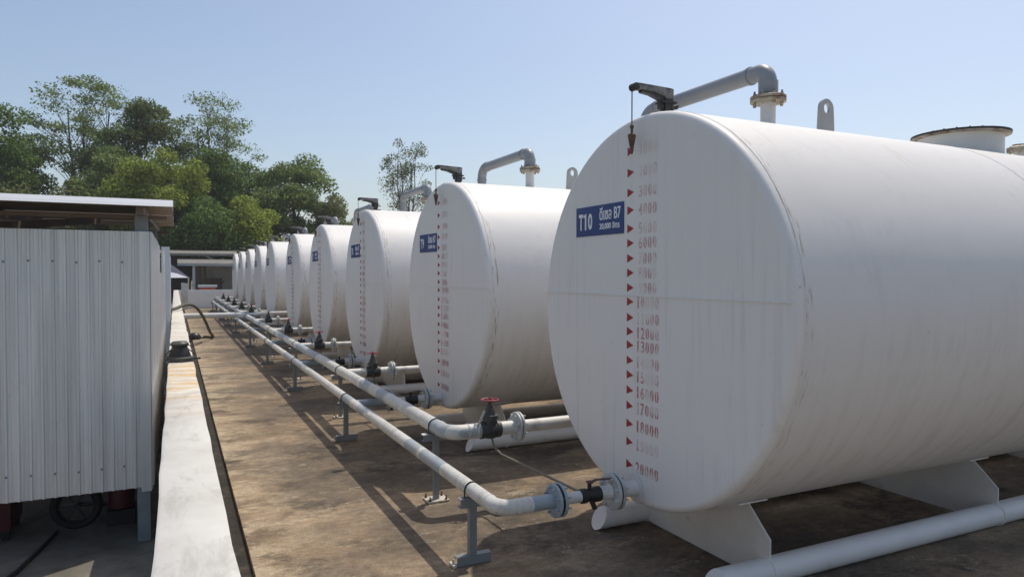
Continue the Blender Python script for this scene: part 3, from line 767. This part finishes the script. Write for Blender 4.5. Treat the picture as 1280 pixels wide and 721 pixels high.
for i in range(4):
    o = solid(link_child('wall_sheet', fm, sh, (-.062 - .76*(i+1), -.004*(i % 2), .365 + (.004 if i % 2 else 0))))
    for j in range(6):
        for z in (.155, 1.49):
            s = MB().lathe([(-.023, 0), (-.022, .004), (-.019, .005), (-.017, .007), (-.0125, .007)], (.127*j + .026, 0, z + random.uniform(-.008, .008)), 'y', 10).build('screw', M['post'], o)
sm = sheet_mesh('wall_sheet', .889, 1.69, M['sheet'], flip=1, axis='y')
for i in range(3):
    solid(link_child('wall_sheet', sm, sh, (.0 + .003*(i % 2), .01 + .889*i, .365)))
MB().box(-.062, -.002, -.006, -.001, .335, 2.055).build('corner_trim', M['sheet'], sh, False)
MB().box(.0015, .004, -.004, .06, .345, 2.055).build('corner_trim', M['sheet'], sh, False)
for (px_, py_, zt) in ((-.05, .012, 2.23), (-2.8, .012, 2.25), (-.05, 2.6, 2.28), (-2.8, 2.6, 2.30)):
    MB().box(px_-.038, px_+.038, py_, py_+.076, .0, zt-.06).build('post', M['post'], sh, False)
MB().bar((-3.2, .05, .50), (-.09, .05, .50), .04, .04).build('girt', M['post'], sh, False)
MB().bar((-3.2, .05, 1.86), (-.09, .05, 1.86), .04, .04).build('girt', M['post'], sh, False)
# roof: rises slowly away from the camera, ribs run along Y
def roofz(y): return 2.215 + (y + .25) * .034
def roof_panel(y_a, y_b):
    prof = []; y = y_a; up = 0
    while y < y_b:
        for dy, d in ((0, 0), (.075, 0), (.095, .030), (.125, .030), (.145, 0)): prof.append((y + dy, d))
        y += .17
    k = len(prof); v = []
    for x in (-3.0, .135):
        for (yy, d) in prof: v.append((x, yy, roofz(yy) + d))
    return MB().add(v, [(i, i+1, i+1+k, i+k) for i in range(k-1)]).mesh('roof_sheet', M['roof_sheet'], False)
for i in range(6): solid(link_child('roof_sheet', roof_panel(-.25 + .85*i, .60 + .85*i - .01), sh, (.004*(i % 2), 0, .002*(i % 2))))
fa = MB(); fa.prism([(-.262, 2.203), (-.258, 2.201), (-.215, 2.243), (-.219, 2.247)], 'x', -3.0, .14)
fa.build('fascia', M['fascia'], sh, False)
for x in (-.05, -1.05, -2.05):
    MB().bar((x, -.2, roofz(-.2)-.033), (x, 4.7, roofz(4.7)-.033), .045, .06).build('rafter', M['purlin'], sh, False)
MB().bar((-2.9, .05, roofz(.05)-.075), (.10, .05, roofz(.05)-.075), .03, .025).build('beam', M['purlin'], sh, False)
MB().bar((-2.9, 4.6, roofz(4.6)-.085), (.10, 4.6, roofz(4.6)-.085), .04, .04).build('beam', M['purlin'], sh, False)
MB().bar((-1.02, .1, 2.06), (-.42, 1.5, 2.215), .035, .05).build('brace', M['purlin'], sh, False)

for i in range(4): solid(link_child('wall_sheet', fm, sh, (-.05 - .76*(i+1), 4.6, .10)))  # back sheets added to keep light out of the shed interior
for i in range(5): solid(link_child('wall_sheet', sm, sh, (-3.1, .02 + .889*i, .10)))  # unseen left side sheets, also added to darken the interior
for i in range(3, 5): solid(link_child('wall_sheet', sm, sh, (.003*(i % 2), .01 + .889*i, .10)))
s2 = thing('sheet_fence', (-.15, 9.7, 0), 'weathered ribbed zinc sheets fencing the wall just past the shed', 'fence')
for i in range(3): solid(link_child('wall_sheet', sheet_mesh('wall_sheet', .889, 1.72 + .05*(i % 2), M['sheet'], axis='y'), s2, (.004*(i % 2), .889*i, .36)))
for y in (.0, 1.3, 2.6): MB().box(-.09, -.03, y, y+.06, 0, 2.0).build('post', M['post'], s2, False)
s3 = thing('sheet_shed', (-.075, 13.2, 0), 'pale sheet-clad shed farther along the wall with a whitish corner panel', 'shed')
MB().box(-.13, 0, 0, .02, .25, 2.24).build('corner_trim', M['fascia'], s3, False)
for i in range(5): solid(link_child('wall_sheet', sheet_mesh('wall_sheet', .889, 1.84, M['sheet'], axis='y'), s3, (-.02, .025 + .889*i, .3)))
for i in range(2): solid(link_child('wall_sheet', fm, s3, (-.135 - .76*(i+1), .01, .36)))
for y in (.03, 2.2, 4.3): MB().box(-.11, -.05, y, y+.06, 0, 2.1).build('post', M['post'], s3, False)

# a cart and oddments under the shed
ct = thing('hand_cart', (-.63, 5.66, 0), 'dark hand cart with a rubber tyred wheel and red tank under the shed', 'cart')
ring = [Vector((.135*math.cos(a), 0, .162 + .135*math.sin(a))) for a in np.linspace(0, 2*PI, 33)]
wheel = MB().tube(ring, .026, 10, False).build('tyre', M['rubber'], ct)
ring2 = [Vector((.108*math.cos(a), 0, .162 + .108*math.sin(a))) for a in np.linspace(0, 2*PI, 29)]
rim = MB().tube(ring2, .008, 6, False)
for k2 in range(6): rim.bar((0,0,.162), (.106*math.cos(k2*PI/3), 0, .162 + .106*math.sin(k2*PI/3)), .010, .010, (0,1,0))
rim.lathe([(-.03, .022), (.03, .022)], (0,0,.162), 'y', 12)
rim.build('rim', M['black'], wheel)
MB().lathe([(.10, .0), (.11, .085), (.60, .085), (.66, .05), (.68, .0)], (.27, .05, 0), 'z', 20).build('tank', M['dull_red'], ct)
MB().bar((0, .04, .162), (.36, .06, .11), .03, .03).build('frame', M['black'], ct); MB().box(.18, .36, -.04, .14, .0, .10).build('foot', M['black'], ct, False)
rb = MB().box(0, .5, 0, .4, .06, .45); ro = rb.build('crate', M['dull_red'], None, False); ro.location = (-1.5, 5.6, 0)
tag(ro, 'dull red crate in the dark under the shed edge', 'crate')
for (xx, yy) in ((.03,.03),(.47,.03),(.03,.37),(.47,.37)): MB().box(xx-.02, xx+.02, yy-.02, yy+.02, 0, .06).build('foot', M['black'], ro, False)
bh = MB().tube(bend([(-.74, 5.62, .012), (-.80, 5.25, .012), (-.86, 4.95, .012), (-.95, 4.72, .012)], .2, 4), .013, 8)
tag(bh.build('cable', M['black']), 'black cable lying on the yard in front of the shed', 'cable')

# ------------------------------------------------------------------ far yard building and canopy
bd = thing('open_shed', (0, 50, 0), 'distant open-fronted shed with grey block wall and pale roof beyond the end wall', 'shed')
for j in range(7):
    for i in range(9):
        x0 = 1.55 + i*.62 - (.31 if j % 2 else 0)
        MB().box(x0, x0+.61, 2.0 + random.uniform(-.004,.004), 2.2, j*.40, j*.40+.39).build('block', M['block'], bd, False)
MB().box(1.2, 7.2, 2.03, 2.18, 0, 2.82).build('mortar_wall', M['block'], bd, False)
MB().prism([(-.3, 3.00), (-.3, 3.10), (3.2, 3.42), (3.2, 3.32)], 'x', -6.0, 9.0).build('roof', M['far_roof'], bd, False)
MB().box(-6.0, 9.0, -.36, -.302, 2.97, 3.12).build('fascia', M['far_roof'], bd, False)
MB().prism([(-1.6, 2.36), (-1.6, 2.44), (-.32, 2.76), (-.32, 2.68)], 'x', .15, 8.0).build('awning', M['far_roof'], bd, False)
MB().box(.15, 8.0, -1.66, -1.603, 2.30, 2.47).build('gutter', M['block'], bd, False)
MB().box(1.0, 1.16, -1.5, -1.38, 0, 2.4).build('post', M['flange_w'], bd, False)
for x in (1.45, 1.72): MB().box(x, x+.14, .5, .64, 0, 3.1).build('post', M['brown'], bd, False)
MB().bar((1.75, .1, 3.05), (2.3, -.25, 2.72), .08, .08).build('strut', M['cream'], bd, False)
MB().box(-5.5, .95, .9, 1.0, 0, 2.95).build('shade_panel', M['black'], bd, False)  # black panel standing in for the deep shade under roof and tent
MB().box(2.05, 2.9, 1.2, 1.9, 0, 1.5).build('cabinet', M['brown'], bd, False)
ut = thing('canopy_tent', (-.2, 47.5, 0), 'dark blue and white peaked canopy tent beyond the end wall', 'tent')
q = [(-1.1,-1,1.55), (1.0,-1,1.55), (1.0,1,1.55), (-1.1,1,1.55), (-.15,0,2.5), (-.15,-.05,2.5)]
MB().add(q[:5], [(1,2,4), (2,3,4), (3,0,4), (0,1,4)]).build('canopy', M['tarp_blue'], ut, False)
MB().add([(-.6,-1.01,1.55), (.95,-1.01,1.56), (.35,-.78,1.80), (-.35,-.62,1.98)], [(0,1,2,3)]).build('valance', M['tarp_white'], ut, False)
for (x, y) in ((-1.05,-.95), (.95,-.95), (.95,.95), (-1.05,.95)): MB().box(x-.025, x+.025, y-.025, y+.025, 0, 1.57).build('leg', M['zinc'], ut, False)
ob = thing('tub', (1.75, 46.0, 0), 'orange and white tub standing behind the far end wall', 'tub')
MB().prism([(-.35, .35), (.35, .35), (.48, .98), (-.45, .98)], 'y', -.3, .3).build('basin', M['orange'], ob, False)
MB().box(-.5, .55, -.34, .34, .985, 1.12).build('rim', M['tarp_white'], ob, False)
MB().bar((.5, 0, .9), (.95, 0, 1.35), .05, .05).build('handle', M['black'], ob)
MB().box(-.3, .3, -.25, .25, 0, .345).build('base', M['black'], ob, False)
pl = MB().prism([(-.2, 0), (.1, 0), (.1, 1.3), (-.2, 1.35)], 'y', -.1, .1).build('gate_post', M['wall'], None, False); pl.location = (.48, 38.4, 0)
tag(pl, 'short pale post at the corner where the wall meets the end wall', 'post')

# ------------------------------------------------------------------ trees
def leaf_mesh(name, cen, size, mat, flat=.35):
    n = len(cen); cen = np.asarray(cen)
    d = rng.normal(size=(n, 3)); d[:, 2] *= 1.0; nrm = rng.normal(size=(n, 3)); nrm[:, 2] += flat
    nrm /= np.linalg.norm(nrm, axis=1)[:, None]
    a = np.cross(nrm, d); a /= np.linalg.norm(a, axis=1)[:, None]; b = np.cross(nrm, a)
    s = size * (.5 + 1.1*rng.random(n)**1.6)[:, None]; l = s * rng.uniform(.75, 1.15, n)[:, None]
    v = np.stack([cen - a*s*.5, cen + b*l*.32, cen + a*s*.5, cen - b*l*.32], 1).reshape(-1, 3)
    me = bpy.data.meshes.new(name); me.vertices.add(4*n); me.vertices.foreach_set('co', v.astype(np.float32).ravel())
    me.loops.add(4*n); me.loops.foreach_set('vertex_index', np.arange(4*n, dtype=np.int32))
    me.polygons.add(n); me.polygons.foreach_set('loop_start', np.arange(0, 4*n, 4, dtype=np.int32))
    me.update(calc_edges=True); me.validate(); me.materials.append(mat); return me
def limbs(mb, base, top, r0, crown_pts, sub=3):
    """trunk, then limbs reaching the clump centres"""
    base, top = Vector(base), Vector(top); h = (top - base).length
    k = 7; tp = [base.lerp(top, i/(k-1)) + Vector((random.uniform(-1,1), random.uniform(-1,1), 0))*h*.012*(i > 0) for i in range(k)]
    mb.tube(tp, [r0*(1-.75*i/(k-1)) for i in range(k)], 9)
    for c in crown_pts:
        c = Vector(c); rel = (c - base); t = min(.92, max(.25, (rel.z - .45*math.hypot(rel.x, rel.y)) / h * .82)); s = base.lerp(top, t)
        md = s.lerp(c, .5) + Vector((random.uniform(-.06,.06), random.uniform(-.06,.06), .10))*(c-s).length
        rr = max(.025, r0*.36*(1-t*.6)); mb.tube([s, s.lerp(md, .55), md, md.lerp(c, .55), c], [rr, rr*.75, rr*.55, rr*.4, rr*.22], 6)
        for _ in range(sub):
            st = md.lerp(c, random.random()); e = st + Vector((random.uniform(-1,1), random.uniform(-1,1), random.uniform(-.1,.9)))*(c-s).length*.28
            mb.tube([st, st.lerp(e, .5) + Vector((0,0,.05)), e], [rr*.35, rr*.25, rr*.10], 5)
def tree(label, x, y, h, rx, ry, zlo, ncl, nleaf, size, mat, clr, group='trees beyond the yard', trunk=.22, fork=0, shape=1.0, seed=0, hollow=.55, sub=3, name='tree', flat=.72):
    global rng
    rng = np.random.default_rng(100 + seed); random.seed(100 + seed)
    t = thing(name, (x, y, -.14), label, 'tree', group)
    cl = []
    for i in range(ncl):
        while True:
            p = rng.uniform(-1, 1, 3)
            if np.linalg.norm(p) < 1 and np.linalg.norm(p) > hollow*rng.random(): break
        zz = zlo + (h - zlo - clr*.6) * (p[2]*.5 + .5)
        w_ = 1.0 - shape*.35*abs(p[2]) ; cl.append((p[0]*rx*w_, p[1]*ry*w_, zz))
    cl = np.array(cl); per = max(4, nleaf // ncl); L_ = []
    for c in cl:
        r = clr * rng.uniform(.65, 1.3); q = rng.normal(size=(per, 3)); q /= np.linalg.norm(q, axis=1)[:, None]
        q *= (rng.random(per)**.45)[:, None]; q[:, 2] *= flat
        L_.append(c + q*r)
    if nleaf: link_child('crown', leaf_mesh('crown', np.concatenate(L_), size, mat), t)
    mb = MB(); lean = random.uniform(-.05, .05)*h
    if fork:
        for f in range(fork):
            ang = 2*PI*f/fork + .4; off = Vector((math.cos(ang)*.5, math.sin(ang)*.3, 0))
            sel = [c for i, c in enumerate(cl) if i % fork == f]
            limbs(mb, off*.5, Vector((off.x*rx*.7, off.y, h*.80)), trunk, sel, sub)
    else: limbs(mb, (0,0,0), (lean, 0, h*.78), trunk, cl[:min(len(cl), 26)], sub)
    mb.build('trunk', M['bark'], t)
    return t
T_ = tree
T_('dense dark green tree at the left edge of the photo', -13.9, 63, 18.8, 4.4, 4, 2.0, 70, 47125, .24, M['leaf_dark'], 1.4, seed=1)
T_('tall airy tree with forked thin trunks and sparse crown above the shed', -6.3, 66, 18.9, 4.6, 3.4, 8.2, 84, 13750, .19, M['leaf_mid'], 1.25, trunk=.17, fork=3, seed=2, hollow=.9, sub=6, flat=.42)
T_('dark tree with brownish foliage left of the sparse tall tree', -1.8, 65, 17.2, 3.0, 2.6, 4.0, 56, 32625, .22, M['leaf_rust'], 1.15, seed=23)
T_('tall sparse tree with fine bare twigs on its right side', 3.0, 67, 18.6, 4.2, 3.4, 7.0, 76, 10750, .19, M['leaf_mid'], 1.2, trunk=.17, fork=3, seed=4, hollow=.9, sub=8, flat=.45)
T_('bright yellow green bushy tree in front of the tall trees', -.6, 58, 11.6, 4.8, 3, 1.5, 64, 47125, .20, M['leaf_yellow'], 1.15, seed=5, shape=.6)
T_('dark green rounded tree behind the far shed roof', 2.0, 55.5, 7.6, 2.6, 2.2, .8, 36, 23562, .20, M['leaf_dark'], 1.05, seed=6, shape=.5)
T_('yellow green low tree rising over the far tanks', 5.0, 57, 8.0, 2.2, 2.2, 1.0, 32, 21750, .20, M['leaf_yellow'], 1.0, seed=7, shape=.5)
T_('broad leafy tree right of the grove above the middle tanks', 9.6, 62, 12.9, 3.6, 3, 1.8, 54, 32625, .21, M['leaf_mid'], 1.2, seed=8)
T_('ragged thin-leaved tree at the right end of the grove', 12.7, 63, 10.2, 2.0, 2.2, 2.0, 32, 12687, .20, M['leaf_olive'], 1.0, seed=9)
T_('lone sparse tree with tangled thin branches right of the grove', 20.5, 66, 16.1, 3.0, 2.2, 5.0, 60, 5600, .18, M['leaf_olive'], .85, trunk=.13, fork=4, seed=10, hollow=.4, sub=9)
T_('olive brown bush behind the shed roof under the airy tree', -8.0, 58, 8.8, 3.8, 2.6, .8, 40, 25375, .22, M['leaf_olive'], 1.15, seed=11, shape=.5)
T_('dark green undergrowth tree left of the yellow green tree', -4.2, 60, 12.2, 2.8, 2.6, 2.0, 42, 27187, .22, M['leaf_mid'], 1.2, seed=12)
T_('deep green tree filling the gap behind the pale farther shed', 2.6, 61, 12.6, 3.4, 2.6, 2.0, 50, 34437, .22, M['leaf_dark'], 1.25, seed=13)
T_('shadowy green tree behind the left end of the shed roof', -15.5, 57, 10.2, 4.0, 3, .8, 44, 27187, .23, M['leaf_dark'], 1.3, seed=14, shape=.5)
T_('mid green tree between the yellow trees and the broad leafy tree', 6.6, 65, 12.6, 2.8, 2.6, 2.0, 40, 25375, .22, M['leaf_dark'], 1.2, seed=15)
T_('small pale shrub peeking above the fourth tank', 16.0, 72, 8.6, 2.0, 1.6, 2.0, 18, 4000, .20, M['leaf_mid'], .9, seed=16)
T_('tangled olive brown tree left of the airy tree trunks', -10.6, 62, 12.6, 2.4, 2.4, 1.5, 44, 27187, .22, M['leaf_dark'], 1.1, seed=17)
T_('light green tree crown between the airy tree and the brownish tree', -4.6, 64, 14.6, 2.6, 2.4, 4.0, 40, 23562, .21, M['leaf_mid'], 1.1, seed=18)
T_('green tree showing between the left edge tree and the airy tree', -10.8, 66, 14.2, 2.6, 2.4, 2.0, 40, 23562, .22, M['leaf_mid'], 1.15, seed=19)

# ------------------------------------------------------------------ dry-season haze
hz = MB().box(-203, 203, -123, 323, -1.2, 24).build('haze', bpy.data.materials.new('haze_air'), None, False)
tag(hz, kind='stuff')
hm = hz.data.materials[0]; hm.use_nodes = True; hn = hm.node_tree; hn.nodes.clear()
ho = hn.nodes.new('ShaderNodeOutputMaterial'); pv = hn.nodes.new('ShaderNodeVolumePrincipled')
pv.inputs['Color'].default_value = (.93, .95, .97, 1); pv.inputs['Density'].default_value = .0007; pv.inputs['Anisotropy'].default_value = .2
hn.links.new(pv.outputs[0], ho.inputs['Volume'])
